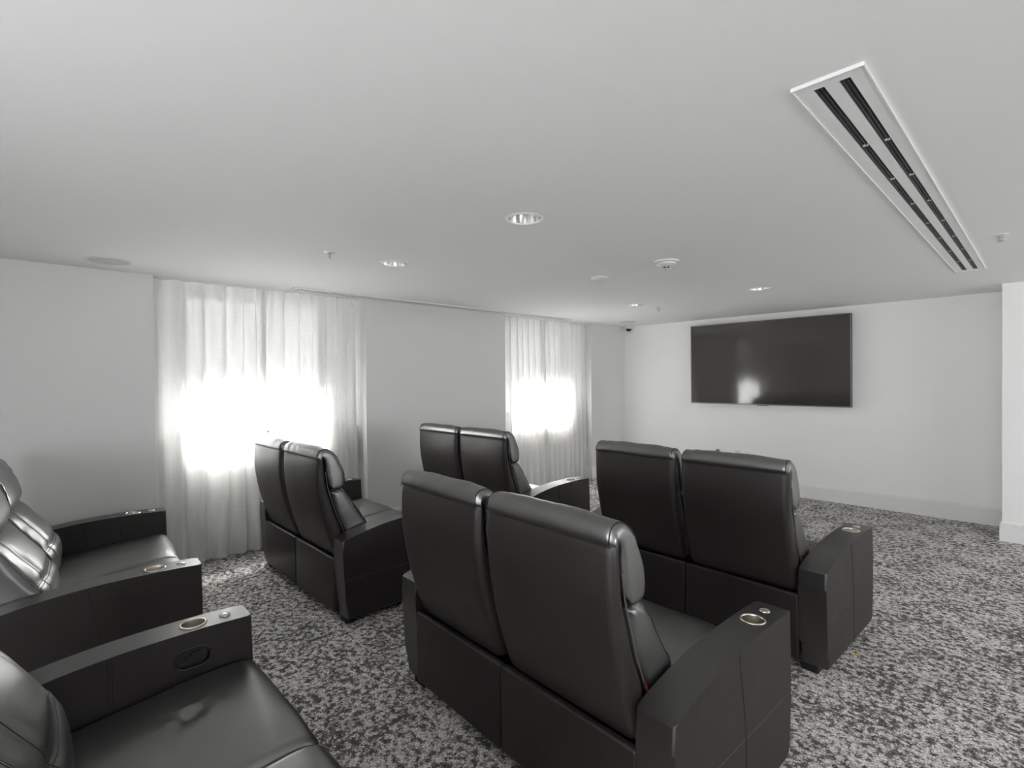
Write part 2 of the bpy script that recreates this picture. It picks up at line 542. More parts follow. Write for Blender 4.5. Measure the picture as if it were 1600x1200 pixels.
tag(curtain(1.604, 2.520, XC, 7, 11, 0, 0, 0.062), 'white sheer curtain at the near window, partly behind a loveseat', 'curtain', GC)
tag(curtain(4.588, 5.440, XC, 7, 23, 0, 0.09), 'white sheer curtain left of the dark slit at the far window', 'curtain', GC)
tag(curtain(5.450, 6.385, XC, 8, 37, 0.10, 0), 'white sheer curtain at the far window, nearest the screen wall corner', 'curtain', GC)

# ------------------------------------------------------------------ loveseats
WL, AW, AL = 1.5908, 0.1363, 0.8746
XI = WL / 2 - AW
TOP = [(0.0, 0.553), (0.06, 0.571), (0.114, 0.584), (0.20, 0.601), (0.30, 0.616), (0.416, 0.627), (0.52, 0.632), (0.63, 0.634), (0.74, 0.634), (0.8746, 0.629)]
CUP_Y, BTN_Y, TOPZ = 0.681, 0.792, 0.634

def bool_cut(o, cutters):
    for i, c in enumerate(cutters):
        md = o.modifiers.new('cut%d' % i, 'BOOLEAN')
        md.operation = 'DIFFERENCE'; md.solver = 'EXACT'; md.object = c
    bpy.context.view_layer.update()
    dg = bpy.context.evaluated_depsgraph_get()
    me = bpy.data.meshes.new_from_object(o.evaluated_get(dg), depsgraph=dg)
    old = o.data
    o.modifiers.clear()
    o.data = me
    bpy.data.meshes.remove(old)
    for c in cutters:
        d = c.data
        bpy.data.objects.remove(c)
        bpy.data.meshes.remove(d)

def oval(n, ry, rz):
    """stadium outline in (y, z)"""
    pts = []
    s = ry - rz
    for k in range(n):
        a = 2 * PI * k / n
        c, w = math.cos(a), math.sin(a)
        pts.append((rz * c + (s if c >= 0 else -s), rz * w))
    return pts

def make_arm(parent, side):
    """side -1: left, +1: right; local x runs outward from the arm's middle"""
    cx = side * (WL / 2 - AW / 2)
    top = [(p.y, p.z) for p in spline([(0, a, b) for a, b in TOP], 44)]
    prof = [(0.034, 0.045), (0.018, 0.16), (0.006, 0.35), (0.0, 0.47)] + top + [(0.876, 0.45), (0.875, 0.25), (0.870, 0.10), (0.862, 0.065), (0.840, 0.045)]
    bm = bmesh.new()
    hw = AW / 2
    a = [bm.verts.new((-hw, y, z)) for y, z in prof]
    b = [bm.verts.new((hw, y, z)) for y, z in prof]
    n = len(prof)
    fs = []
    for k in range(n):
        fs.append(bm.faces.new((a[k], a[(k + 1) % n], b[(k + 1) % n], b[k])))
    fa = bm.faces.new(a[::-1]); fb = bm.faces.new(b)
    rim = list(fa.edges) + list(fb.edges)
    cross = [e for e in bm.edges if e not in rim and {e.verts[0].index, e.verts[1].index}]
    bm.edges.ensure_lookup_table()
    sharp = []
    for e in cross:
        if len(e.link_faces) == 2 and e.calc_face_angle(0) > math.radians(35):
            sharp.append(e)
    bmesh.ops.bevel(bm, geom=rim + sharp, offset=0.012, segments=4, profile=0.55, affect='EDGES')
    o = obj('armrest', bm, [M_leather, M_stitch, M_panel], parent, 40)
    o.location = (cx, 0, 0)
    # openings: cup, recline switch
    bm = bmesh.new(); lathe(bm, [(0, -0.076), (0.0405, -0.076), (0.0405, 0.03), (0, 0.03)], (cx, CUP_Y, TOPZ), 40)
    c1 = obj('cutter', bm, M_stitch)
    bm = bmesh.new()
    ov = oval(40, 0.063, 0.040)
    xin = cx - side * hw
    r1 = [bm.verts.new((xin - 0.02, 0.665 + y, 0.533 + z)) for y, z in ov]
    r2 = [bm.verts.new((xin + 0.012 if side > 0 else xin - 0.012, 0.665 + y, 0.533 + z)) for y, z in ov]
    if side < 0:
        for v in r1:
            v.co.x = xin + 0.02
    for k in range(40):
        bm.faces.new((r1[k], r1[(k + 1) % 40], r2[(k + 1) % 40], r2[k]))
    bm.faces.new(r1[::-1]); bm.faces.new(r2)
    c2 = obj('cutter', bm, M_stitch)
    parent_o = o.parent; o.parent = None
    bool_cut(o, [c1, c2])
    o.parent = parent_o
    me = o.data
    for p in me.polygons:
        # flat faces stay flat, the rolled edges between them are smooth
        p.use_smooth = 0.01 < abs(p.normal.x) < 0.99
        if abs(p.normal.x) > 0.99:
            p.material_index = 2          # side panels in the plainer hide of the backs
    # stitched seams laid along the edges
    bm = bmesh.new(); bm.from_mesh(me)
    for sx in (-1, 1):
        tube(bm, [(sx * (hw - 0.0034), y, z - 0.0034) for y, z in top[1:-1]], 0.0031, 6, 1)
    tube(bm, [(x, 0.0035, 0.5515) for x in (-hw + 0.008, 0, hw - 0.008)], 0.0018, 6, 1)
    vs = [(p.y, p.z) for p in spline([(0, 0.416, 0.620), (0, 0.430, 0.54), (0, 0.452, 0.42), (0, 0.466, 0.30), (0, 0.470, 0.16), (0, 0.472, 0.05)], 16)]
    tube(bm, [(side * hw, y, z) for y, z in vs], 0.0020, 6, 1)
    tube(bm, [(side * hw, y, 0.303) for y in (0.03, 0.25, 0.466, 0.66, 0.86)], 0.0012, 5, 0)
    for dy in (0, 0.012):
        tube(bm, [(-side * hw, 0.412 + dy, z) for z in (0.622, 0.58, 0.54, 0.50, 0.46)], 0.0016, 6, 1)
    bm.to_mesh(me); bm.free()
    # steel cup
    bm = bmesh.new()
    lathe(bm, [(0, -0.070), (0.030, -0.070), (0.036, -0.066), (0.0385, -0.058), (0.0388, -0.002), (0.0395, 0.002), (0.0415, 0.0038), (0.0445, 0.0038), (0.0470, 0.0016), (0.0475, -0.001), (0.0400, -0.003)],
          (0, CUP_Y, TOPZ), 48)
    c = obj('cup_holder', bm, M_steel, o, 60); c['label'] = 'brushed steel cup holder'
    # round power button
    bm = bmesh.new()
    lathe(bm, [(0.0200, -0.002), (0.0198, 0.002), (0.0180, 0.0042), (0.0155, 0.0046), (0.0142, 0.0030), (0.0120, 0.0044), (0.006, 0.0056), (0, 0.0058)], (0, BTN_Y, 0.6325), 32)
    c = obj('power_button', bm, M_steel, o, 60); c['label'] = 'small round steel button'
    # recline switch in its oval recess
    bm = bmesh.new()
    s = -side
    x0 = s * (hw - 0.0118)
    def plate(ry, rz, xa, xb, dy=0.0, dz=0.0, n=36):
        ov = oval(n, ry, rz)
        q1 = [bm.verts.new((xa, 0.665 + dy + y, 0.533 + dz + z)) for y, z in ov]
        q2 = [bm.verts.new((xb, 0.665 + dy + y * 0.97, 0.533 + dz + z * 0.96)) for y, z in ov]
        for k in range(n):
            bm.faces.new((q1[k], q1[(k + 1) % n], q2[(k + 1) % n], q2[k]))
        bm.faces.new(q2)
    plate(0.0615, 0.0385, x0, x0 + s * 0.002)
    # raised rim
    ov = oval(36, 0.060, 0.0375)
    tube(bm, [(s * (hw - 0.002), 0.665 + y, 0.533 + z) for y, z in ov + ov[:1]], 0.0042, 8)
    plate(0.026, 0.019, x0 + s * 0.002, x0 + s * 0.008, 0.016)
    for q in ((-0.040, -0.020), (-0.040, 0.020)):
        pass
    tube(bm, [(x0 + s * 0.004, 0.665 - 0.040, 0.533 - 0.018), (x0 + s * 0.004, 0.665 - 0.020, 0.533 - 0.018), (x0 + s * 0.004, 0.665 - 0.012, 0.533 - 0.006)], 0.0022, 6)
    tube(bm, [(x0 + s * 0.004, 0.665 - 0.040, 0.533 + 0.016), (x0 + s * 0.004, 0.665 - 0.020, 0.533 + 0.016), (x0 + s * 0.004, 0.665 - 0.012, 0.533 + 0.006)], 0.0022, 6)
    obj('recline_switch', bm, M_black, o, 40)
    return o

def wr(p, f, a, seed):
    return a * noise.noise(Vector((p.x * f[0] + seed, p.y * f[1], p.z * f[2] + seed * 0.37)))

SHELL_O = [(0.036, 0.398), (0.022, 0.44), (-0.006, 0.52), (-0.030, 0.60), (-0.055, 0.70), (-0.076, 0.81), (-0.087, 0.90), (-0.089, 0.98), (-0.0865, 1.05), (-0.076, 1.085)]
SHELL_I = [(0.105, 0.398), (0.098, 0.45), (0.083, 0.53), (0.068, 0.60), (0.026, 0.70), (0.000, 0.79), (-0.026, 0.87), (-0.037, 0.95), (-0.043, 1.03), (-0.052, 1.085)]
HEAD_O = [(-0.0895, 1.062), (-0.0885, 1.090), (-0.077, 1.118), (-0.050, 1.132), (-0.015, 1.129), (0.022, 1.105), (0.053, 1.060), (0.076, 1.005), (0.092, 0.945), (0.096, 0.900), (0.084, 0.868), (0.050, 0.856), (0.010, 0.862)]
HEAD_I = [(-0.046, 1.056), (-0.047, 1.062), (-0.048, 1.068), (-0.048, 1.072), (-0.045, 1.066), (-0.040, 1.050), (-0.036, 1.020), (-0.033, 0.985), (-0.028, 0.945), (-0.020, 0.915), (-0.013, 0.895), (-0.006, 0.885), (0.000, 0.878)]
LUMB_O = [(-0.006, 0.858), (0.040, 0.862), (0.082, 0.846), (0.112, 0.812), (0.150, 0.748), (0.200, 0.672), (0.245, 0.600), (0.268, 0.530), (0.272, 0.465), (0.258, 0.420), (0.235, 0.405)]
LUMB_I = [(-0.010, 0.846), (-0.004, 0.825), (0.004, 0.800), (0.014, 0.765), (0.028, 0.720), (0.048, 0.660), (0.074, 0.600), (0.092, 0.530), (0.102, 0.480), (0.108, 0.440), (0.110, 0.415)]
SEAT_O = [(0.165, 0.395), (0.19, 0.430), (0.30, 0.428), (0.45, 0.444), (0.60, 0.459), (0.72, 0.468), (0.80, 0.471), (0.85, 0.464), (0.879, 0.440), (0.886, 0.400), (0.880, 0.365), (0.860, 0.350)]
SEAT_I = [(0.165, 0.320), (0.22, 0.315), (0.32, 0.312), (0.45, 0.312), (0.58, 0.312), (0.68, 0.312), (0.74, 0.312), (0.78, 0.314), (0.80, 0.318), (0.82, 0.324), (0.83, 0.330), (0.84, 0.336)]
LEG_O = [(0.868, 0.345), (0.886, 0.335), (0.893, 0.300), (0.894, 0.220), (0.893, 0.140), (0.886, 0.092), (0.868, 0.082)]
LEG_I = [(0.852, 0.345), (0.852, 0.335), (0.852, 0.300), (0.852, 0.220), (0.852, 0.140), (0.852, 0.092), (0.852, 0.082)]

def crown(s, p=4):
    return 1 - abs(s) ** p

def make_seat_parts(parent, xa, xb, seed):
    """seat back (shell > headrest, lumbar pillow, zipper), seat cushion and leg rest of one seat"""
    sx = 1 if xa >= 0 else -1
    b0, b1 = xa + 0.022, xb - 0.012
    if sx < 0:
        b0, b1 = xa + 0.012, xb - 0.022
    # shell
    bm = bmesh.new()
    cushion(bm, SHELL_O, SHELL_I, b0, b1, 0.030, 40, 30, rc0=0.055, minthick=0.25, end1=0.003,
            puff=lambda s, u, p: 0.012 * crown(s, 4) * math.sin(PI * min(1, u * 1.04)) + wr(p, (5, 5, 4), 0.0022, seed))
    sh = obj('seat_back', bm, [M_panel, M_stitch], parent, 180)
    # headrest roll, turned over the top of the shell
    bm = bmesh.new()
    def ph(s, u, p):
        c = crown(s, 3)
        v = 0.010 * crown(s, 2) * math.exp(-((u - 0.27) / 0.16) ** 2)               # crowned top
        v += 0.024 * c * math.exp(-((u - 0.72) / 0.20) ** 2)                          # full front
        edge = max(0, (abs(s) - 0.72) / 0.28)
        v += edge * wr(p, (10, 34, 34), 0.007, seed) * (1 if u > 0.25 else 0.35)       # puckers near the rim
        v += wr(p, (7, 9, 5), 0.0040, seed + 5)
        v += wr(p, (30, 6, 9), 0.0042, seed + 9) * math.exp(-((u - 0.14) / 0.12) ** 2)
        return v * min(1, u / 0.10)
    cushion(bm, HEAD_O, HEAD_I, b0, b1, 0.030, 44, 44, puff=ph, rc1=0.03, minthick=0.3, seam=(-1, 1), seam_in=0.016, end0=0.003)
    # the stitched line where the roll meets the back
    n = 18
    tube(bm, [(b0 + 0.012 + (b1 - b0 - 0.024) * k / n, -0.0893, 1.0640) for k in range(n + 1)], 0.0015, 6, 1)
    tube(bm, [(b0 + 0.012 + (b1 - b0 - 0.024) * k / n, -0.0895, 1.0720) for k in range(n + 1)], 0.0009, 6, 1)
    obj('headrest', bm, [M_glossy, M_stitch], sh, 180)
    # lumbar pillow
    bm = bmesh.new()
    def pl(s, u, p):
        v = 0.050 * crown(s, 3) * math.sin(PI * min(1, max(0, (u - 0.03) / 0.97))) ** 0.8
        gx = min(abs(s - 0.62), abs(s + 0.62))
        v -= 0.008 * math.exp(-(gx / 0.055) ** 2) * math.sin(PI * u)
        v -= 0.011 * math.exp(-((u - 0.60) / 0.035) ** 2) * crown(s, 6)
        edge = max(0, (abs(s) - 0.70) / 0.30)
        v += edge * wr(p, (10, 22, 22), 0.008, seed + 3)
        v += wr(p, (5, 12, 8), 0.0050, seed + 7)
        return v
    rg = cushion(bm, LUMB_O, LUMB_I, b0 + 0.004, b1 - 0.004, 0.034, 46, 50, puff=pl, rc0=0.05, rc1=0.04, minthick=0.3, seam=(-1, 1), seam_in=0.022, seam_mi=2, seam_r=0.0032)
    def along(k, off):
        return [r[0][k] + Vector((0, off, 0)) for r in rg[6:-6]]
    tube(bm, along(27, 0.0), 0.0022, 6, 1)
    tube(bm, along(28, 0.0), 0.0016, 6, 1)
    for t in (-0.62, 0.62):
        i = min(range(len(rg)), key=lambda i: abs((i / (len(rg) - 1) * 2 - 1) - math.copysign(1 - (1 - abs(t)) ** (1 / 1.7), t)))
        tube(bm, rg[i][0][4:-3], 0.0020, 6, 1)
    obj('lumbar_pillow', bm, [M_glossy, M_stitch, M_piping], sh, 180)
    # zipper down the right edge of the shell, with its red tag
    zp = [(-0.041, 0.985), (-0.034, 0.92), (-0.022, 0.86), (0.002, 0.785), (0.024, 0.71), (0.050, 0.645), (0.072, 0.590)]
    P = spline([(b1 - 0.002, a, b) for a, b in zp], 24)
    bm = bmesh.new(); tube(bm, P, 0.0030, 6)
    zo = obj('zipper', bm, M_zip, sh, 180); zo['label'] = 'grey zipper along the edge of the seat back'
    bm = bmesh.new()
    q = [Vector((b1 + 0.003, 0.066, 0.604)), Vector((b1 + 0.004, 0.080, 0.566))]
    tube(bm, q, 0.0060, 4)
    zo = obj('care_tag', bm, M_red, sh, 40); zo['label'] = 'small dark red tag at the foot of the zipper'
    # seat cushion
    bm = bmesh.new()
    def ps(s, u, p):
        v = 0.020 * crown(s, 2) * math.sin(PI * min(1, max(0, u * 1.12))) ** 0.7
        v += wr(p, (7, 5, 7), 0.0045, seed + 2)
        if u < 0.2:
            v += wr(p, (30, 8, 8), 0.004, seed + 6)
        if seed == DIMPLE[0]:
            dx, dy = p.x - DIMPLE[1], p.y - DIMPLE[2]
            v -= 0.016 * math.exp(-((dx * 0.8 + dy * 0.6) / 0.020) ** 2 - ((-dx * 0.6 + dy * 0.8) / 0.050) ** 2)
            v -= 0.013 * math.exp(-((dx * 0.8 - dy * 0.6 + 0.01) / 0.014) ** 2 - ((dx * 0.6 + dy * 0.8 + 0.03) / 0.055) ** 2)
            v += 0.008 * math.exp(-((dx * 0.8 + dy * 0.6 + 0.035) / 0.02) ** 2 - ((-dx * 0.6 + dy * 0.8) / 0.06) ** 2)
        return v
    s0, s1 = xa + 0.003, xb - 0.003
    cushion(bm, SEAT_O, SEAT_I, s0, s1, 0.030, 46, 40, puff=ps, minthick=0.3)
    tube(bm, [(s0 + 0.02 + (s1 - s0 - 0.04) * k / 12, 0.884, 0.372) for k in range(13)], 0.002, 6, 1)
    obj('seat_cushion', bm, [M_glossy, M_stitch], parent, 180)
    # leg rest panel
    bm = bmesh.new()
    cushion(bm, LEG_O, LEG_I, xa + 0.004, xb - 0.004, 0.020, 20, 16, minthick=0.4)
    obj('leg_rest', bm, [M_leather, M_stitch], parent, 180)
    # lower back panel
    bm = bmesh.new()
    e0, e1 = (xa + 0.003, xb - 0.0005) if sx > 0 else (xa + 0.0005, xb - 0.003)
    nx = 14
    box(bm, e0, e1, 0.001, 0.034, 0.058, 0.411, 0.011, 4)
    for v in bm.verts:
        if v.co.y < 0.012:
            t = (v.co.x - e0) / (e1 - e0)
    obj('back_panel', bm, M_panel, parent, 40)

DIMPLE = (-1.0, 0.0, 0.0)

def make_loveseat(name, seed):
    root = empty(name)
    for side in (-1, 1):
        make_arm(root, side)
    make_seat_parts(root, -XI, 0.0, seed)
    make_seat_parts(root, 0.0, XI, seed + 0.5)
    bm = bmesh.new()
    box(bm, -XI + 0.004, XI - 0.004, 0.036, 0.850, 0.075, 0.312, 0.006, 1)
    obj('base_frame', bm, M_foot, root)
    for fx, fy in ((-0.70, 0.075), (0.70, 0.075), (-0.70, 0.80), (0.70, 0.80)):
        bm = bmesh.new()
        box(bm, fx - 0.045, fx + 0.045, fy - 0.035, fy + 0.035, 0.0, 0.05, 0.006, 1)
        obj('foot', bm, M_foot, root)
    for fx, fy in ((-0.05, 0.10), (-0.05, 0.78)):
        bm = bmesh.new()
        box(bm, fx + 0.01, fx + 0.09, fy - 0.035, fy + 0.035, 0.0, 0.078, 0.006, 1)
        obj('foot', bm, M_foot, root)
    return root

def copy_tree(o, parent=None):
    c = o.copy()
    COL.objects.link(c)
    if parent is not None:
        c.parent = parent
        c.matrix_parent_inverse = o.matrix_parent_inverse.copy()
    for ch in list(o.children):
        copy_tree(ch, c)
    return c

PLACES = [
    ((-1.5455, 1.3819), -0.0358, 'black leather two-seat recliner nearest the camera, seen from behind in the centre foreground'),
    ((-1.5826, 2.9926), -0.0301, 'black leather two-seat recliner seen from behind in the front row, below the television'),
    ((-3.8765, 1.4312), 0.0019, 'black leather two-seat recliner seen from behind beside the near window curtains'),
    ((-3.8038, 2.9894), 0.0054, 'farthest black leather two-seat recliner, in the front row before the far window'),
    ((-3.8818, -0.1840), -0.0572, 'black leather two-seat recliner at the left edge by the window wall, its seat facing us'),
    ((-1.5736, -0.2259), 0.0006, 'black leather two-seat recliner cut off by the bottom left corner, creased seat in front'),
]
GL = 'two-seat black leather recliners'
proto = make_loveseat('recliner_loveseat', 3.0)
DIMPLE = (53.0, -0.05, 0.60)
crease = make_loveseat('recliner_loveseat', 53.0)      # the one with the creased seat has a cushion of its own
for i, ((x, y), r, lab) in enumerate(PLACES):
    o = proto if i == 0 else (crease if i == 5 else copy_tree(proto))
    o.location = (x, y, 0)
    o.rotation_euler = (0, 0, r)
    tag(o, lab, 'recliner', GL)

# ------------------------------------------------------------------ television
tv = tag(empty('television', (-2.672, YF, 1.197)), 'large flat television with a dark glossy screen on the front wall', 'television')
TW, TH = 2.056, 1.147
bm = bmesh.new()
box(bm, -TW / 2, TW / 2, -0.100, -0.045, 0, TH, 0.004, 2)
obj('casing', bm, M_black, tv, 40)
bm = bmesh.new()
bz = 0.011
for a in ((-TW / 2, -TW / 2 + bz, 0, TH), (TW / 2 - bz, TW / 2, 0, TH), (-TW / 2 + bz, TW / 2 - bz, 0, bz * 1.3), (-TW / 2 + bz, TW / 2 - bz, TH - bz, TH)):
    box(bm, a[0], a[1], -0.1045, -0.094, a[2], a[3], 0.0015, 1)
obj('bezel', bm, M_bezel, tv)
bm = bmesh.new()
box(bm, -TW / 2 + bz, TW / 2 - bz, -0.1015, -0.096, bz * 1.3, TH - bz)
obj('screen', bm, M_screen, tv)
bm = bmesh.new()
box(bm, -0.075, 0.075, -0.103, -0.085, -0.012, 0.002, 0.003, 2)
obj('receiver_bar', bm, M_bezel, tv)
bm = bmesh.new()
box(bm, -0.45, 0.45, -0.046, 0.0, 0.30, 0.85, 0.004, 1)
obj('wall_mount', bm, M_black, tv)

# ------------------------------------------------------------------ wall outlets
def outlet(name, x, z, label, wide=0.072, kind='socket'):
    o = tag(empty(name, (x, YF, z)), label, 'outlet', 'wall plates under the television')
    h = 0.116
    bm = bmesh.new()
    box(bm, -wide / 2, wide / 2, -0.007, 0, -h / 2, h / 2, 0.003, 2)
    obj('cover_plate', bm, M_white, o, 40)
    if kind == 'socket':
        bm = bmesh.new()
        box(bm, -0.017, 0.017, -0.0085, -0.006, -0.034, 0.034, 0.002, 1)
        for dz in (-0.019, 0.019):
            for dx in (-0.006, 0.006):
                box(bm, dx - 0.0012, dx + 0.0012, -0.0092, -0.0083, dz - 0.004, dz + 0.005, 0, 1, 1)
        obj('socket', bm, [M_white, M_dark], o)
    else:
        for dx in (-0.012, 0.012):
            bm = bmesh.new()
            box(bm, dx - 0.006, dx + 0.006, -0.020, -0.006, 0.012, 0.045, 0.001, 1)
            obj('cable_jack', bm, M_dark, o)
    return o
outlet('wall_outlet', -3.335, 0.478, 'white wall plate under the television, leftmost of three', kind='jack')
outlet('wall_outlet', -3.055, 0.478, 'white wall plate under the television, middle of three')
outlet('wall_outlet', -2.915, 0.478, 'white wall plate under the television, rightmost of three')

# ------------------------------------------------------------------ ceiling fittings
def diffuser(x0, x1, y0, y1, slots, label, joint):
    cx, cy = (x0 + x1) / 2, (y0 + y1) / 2
    o = tag(empty('linear_air_diffuser', (cx, cy, H)), label, 'air vent', 'slot diffusers in the ceiling')
    hw, hl = (x1 - x0) / 2, (y1 - y0) / 2
    # frame strips between and around the slots
    cuts = [-hw] + [v - cx for s in slots for v in s] + [hw]
    e = 0.042
    secs = [(-hl, joint - cy - 0.0012), (joint - cy + 0.0012, hl)]
    for k, (a, b) in enumerate(secs):
        bm = bmesh.new()
        ya = a + (e if k == 0 else 0.0); yb = b - (e if k == 1 else 0.0)
        for i in range(0, len(cuts), 2):
            box(bm, cuts[i], cuts[i + 1], ya, yb, -0.007, 0.0)
        if k == 0:
            box(bm, -hw, hw, a, a + e, -0.007, 0.0)
        else:
            box(bm, -hw, hw, b - e, b, -0.007, 0.0)
        # turned-down outer lip
        lip = 0.004
        box(bm, -hw - lip, -hw, a - (lip if k == 0 else 0), b + (lip if k == 1 else 0), -0.011, 0.0)
        box(bm, hw, hw + lip, a - (lip if k == 0 else 0), b + (lip if k == 1 else 0), -0.011, 0.0)
        if k == 0:
            box(bm, -hw, hw, a - lip, a, -0.011, 0.0)
        else:
            box(bm, -hw, hw, b, b + lip, -0.011, 0.0)
        obj('frame', bm, M_trim, o)
    for s in slots:
        bm = bmesh.new()
        box(bm, s[0] - cx, s[1] - cx, -hl + e, hl - e, -0.0010, 0.0)
        w = s[1] - s[0]
        for q in (0.25, 0.62):
            box(bm, s[0] - cx + w * q, s[0] - cx + w * q + 0.0035, -hl + e, hl - e, -0.0060, -0.001, 0, 1, 1)
        # small spacer clips
        y = -hl + e + 0.55
        while y < hl - e:
            box(bm, s[0] - cx + w * 0.3, s[0] - cx + w * 0.85, y, y + 0.010, -0.0068, -0.001, 0, 1, 2)
            y += 0.47
        obj('slot', bm, [M_slot, M_dark, M_offwhite], o)
    return o
diffuser(-0.530, -0.352, 1.672, 5.590, [(-0.486, -0.457), (-0.420, -0.391)],
         'long white ceiling vent with two black slots at upper right', 3.66)
diffuser(-4.935, -4.760, 1.780, 5.690, [(-4.892, -4.866), (-4.829, -4.803)],
         'long narrow ceiling vent above the curtain wall at left', 3.735)

def downlight(x, y, label):
    o = tag(empty('recessed_downlight', (x, y, H)), label, 'ceiling light', 'recessed downlights')
    bm = bmesh.new()
    lathe(bm, [(0.104, 0.0), (0.105, -0.003), (0.100, -0.006), (0.092, -0.0065), (0.088, -0.003), (0.088, 0.002)], (0, 0, 0), 48)
    obj('trim_ring', bm, M_white, o, 60)
    bm = bmesh.new()
    lathe(bm, [(0.089, -0.004), (0.085, 0.030), (0.078, 0.065), (0.066, 0.100)], (0, 0, 0), 48)
    obj('reflector', bm, M_chrome, o, 60)
    bm = bmesh.new()
    lathe(bm, [(0.066, 0.100), (0.064, 0.097), (0.03, 0.094), (0, 0.093)], (0, 0, 0), 32)
    obj('lamp_lens', bm, M_lens, o, 60)
    return o
def make_lens():
    m, nt, p = new_mat('lamp_lens')
    p.inputs['Base Color'].default_value = (0.8, 0.8, 0.78, 1)
    p.inputs['Roughness'].default_value = 0.4
    p.inputs['Emission Color'].default_value = (1.0, 0.97, 0.93, 1)
    p.inputs['Emission Strength'].default_value = 0.4
    return m
M_lens = make_lens()
LIGHTS = [(-1.940, 1.945, 'recessed round ceiling light nearest the camera'),
          (-3.335, 1.965, 'recessed round ceiling light right of the near sprinkler, towards the near window'),
          (-1.945, 5.185, 'recessed round ceiling light in front of the television'),
          (-3.340, 5.190, 'recessed round ceiling light by the far sprinkler, smallest in view')]
for x, y, lab in LIGHTS:
    downlight(x, y, lab)

# open the ceiling where the downlights go in
cut = []
for x, y, lab in LIGHTS:
    bm = bmesh.new(); lathe(bm, [(0, -0.05), (0.090, -0.05), (0.090, 0.135), (0, 0.135)], (x, y, H), 32)
    cut.append(obj('cutter', bm, M_ceil))
bool_cut(ceiling, cut)

def sprinkler(x, y, label):
    o = tag(empty('fire_sprinkler', (x, y, H)), label, 'sprinkler', 'ceiling fire sprinklers')
    bm = bmesh.new()
    lathe(bm, [(0.040, 0.0), (0.040, -0.003), (0.034, -0.006), (0.018, -0.007), (0.016, -0.004), (0.0, -0.004)], (0, 0, 0), 32)
    obj('escutcheon', bm, M_white, o, 60)
    bm = bmesh.new()
    lathe(bm, [(0.011, -0.004), (0.011, -0.016), (0.006, -0.018), (0.006, -0.022), (0, -0.022)], (0, 0, 0), 16)
    for s in (-1, 1):
        tube(bm, [(s * 0.009, 0, -0.012), (s * 0.013, 0, -0.024), (s * 0.010, 0, -0.036), (s * 0.002, 0, -0.042)], 0.0022, 6)
    tube(bm, [(0, 0, -0.020), (0, 0, -0.040)], 0.003, 8)
    lathe(bm, [(0, -0.042), (0.016, -0.042), (0.017, -0.0445), (0, -0.046)], (0, 0, 0), 20)
    obj('sprinkler_head', bm, M_brass, o, 60)
sprinkler(-3.317, 1.475, 'small fire sprinkler on the ceiling left of two round lights')
sprinkler(-0.207, 4.345, 'small fire sprinkler on the ceiling right of the black-slot vent')
sprinkler(-3.290, 5.613, 'tiny far fire sprinkler on the ceiling above the television\'s left')

o = tag(empty('smoke_detector', (-1.945, 3.43, H)), 'stepped white smoke detector on the ceiling with a dark sensor tip', 'smoke detector')
bm = bmesh.new()
lathe(bm, [(0.090, 0.0), (0.090, -0.012), (0.082, -0.016), (0.0, -0.016)], (0, 0, 0), 40)
obj('base', bm, M_white, o, 40)
bm = bmesh.new()
lathe(bm, [(0.070, -0.014), (0.070, -0.026), (0.060, -0.034), (0.045, -0.041), (0.034, -0.045), (0, -0.045)], (0, 0, 0), 40)
obj('housing', bm, M_white, o, 40)
bm = bmesh.new()
lathe(bm, [(0.026, -0.045), (0.026, -0.056), (0.0, -0.056)], (0, 0, 0), 28)
for k in range(6):
    a = k * PI / 3
    tube(bm, [(0.030 * math.cos(a), 0.030 * math.sin(a), -0.044), (0.029 * math.cos(a), 0.029 * math.sin(a), -0.058)], 0.003, 6, 1)
lathe(bm, [(0.034, -0.057), (0.034, -0.061), (0.020, -0.063), (0, -0.063)], (0, 0, 0), 28, 1)
obj('sensor_cage', bm, [M_dark, M_white], o, 40)

o = tag(empty('ceiling_cover_plate', (-2.648, 3.56, H)), 'plain round white cover disc on the ceiling left of the smoke detector', 'cover plate')
bm = bmesh.new()
lathe(bm, [(0.075, 0.0), (0.075, -0.006), (0.070, -0.010), (0.04, -0.012), (0, -0.0125)], (0, 0, 0), 40)
obj('disc', bm, M_white, o, 60)

def speaker(x, y, label):
    o = tag(empty('ceiling_speaker', (x, y, H)), label, 'speaker', 'round in-ceiling speakers')
    bm = bmesh.new()
    lathe(bm, [(0.135, 0.0), (0.135, -0.004), (0.128, -0.0065), (0.121, -0.005), (0.121, -0.002)], (0, 0, 0), 48)
    obj('rim', bm, M_white, o, 60)
    bm = bmesh.new()
    lathe(bm, [(0.121, -0.0035), (0.06, -0.0045), (0, -0.005)], (0, 0, 0), 48)
    obj('grille', bm, M_offwhite, o, 60)
speaker(-4.575, 0.425, 'round flush ceiling speaker near the left wall and near window')
speaker(-4.430, 6.640, 'round flush ceiling speaker near the corner camera, seen edge on')

o = tag(empty('security_camera', (-4.80, 7.235, H)), 'white dome security camera with a black eye in the far ceiling corner', 'security camera')
bm = bmesh.new()
lathe(bm, [(0.072, 0.0), (0.072, -0.030), (0.066, -0.042), (0.050, -0.046), (0, -0.046)], (0, 0, 0), 36)
obj('housing', bm, M_white, o, 40)
bm = bmesh.new()
lathe(bm, [(0.046, -0.044), (0.044, -0.060), (0.034, -0.076), (0.018, -0.085), (0, -0.088)], (0, 0, 0), 32)
obj('dome', bm, M_black, o, 60)

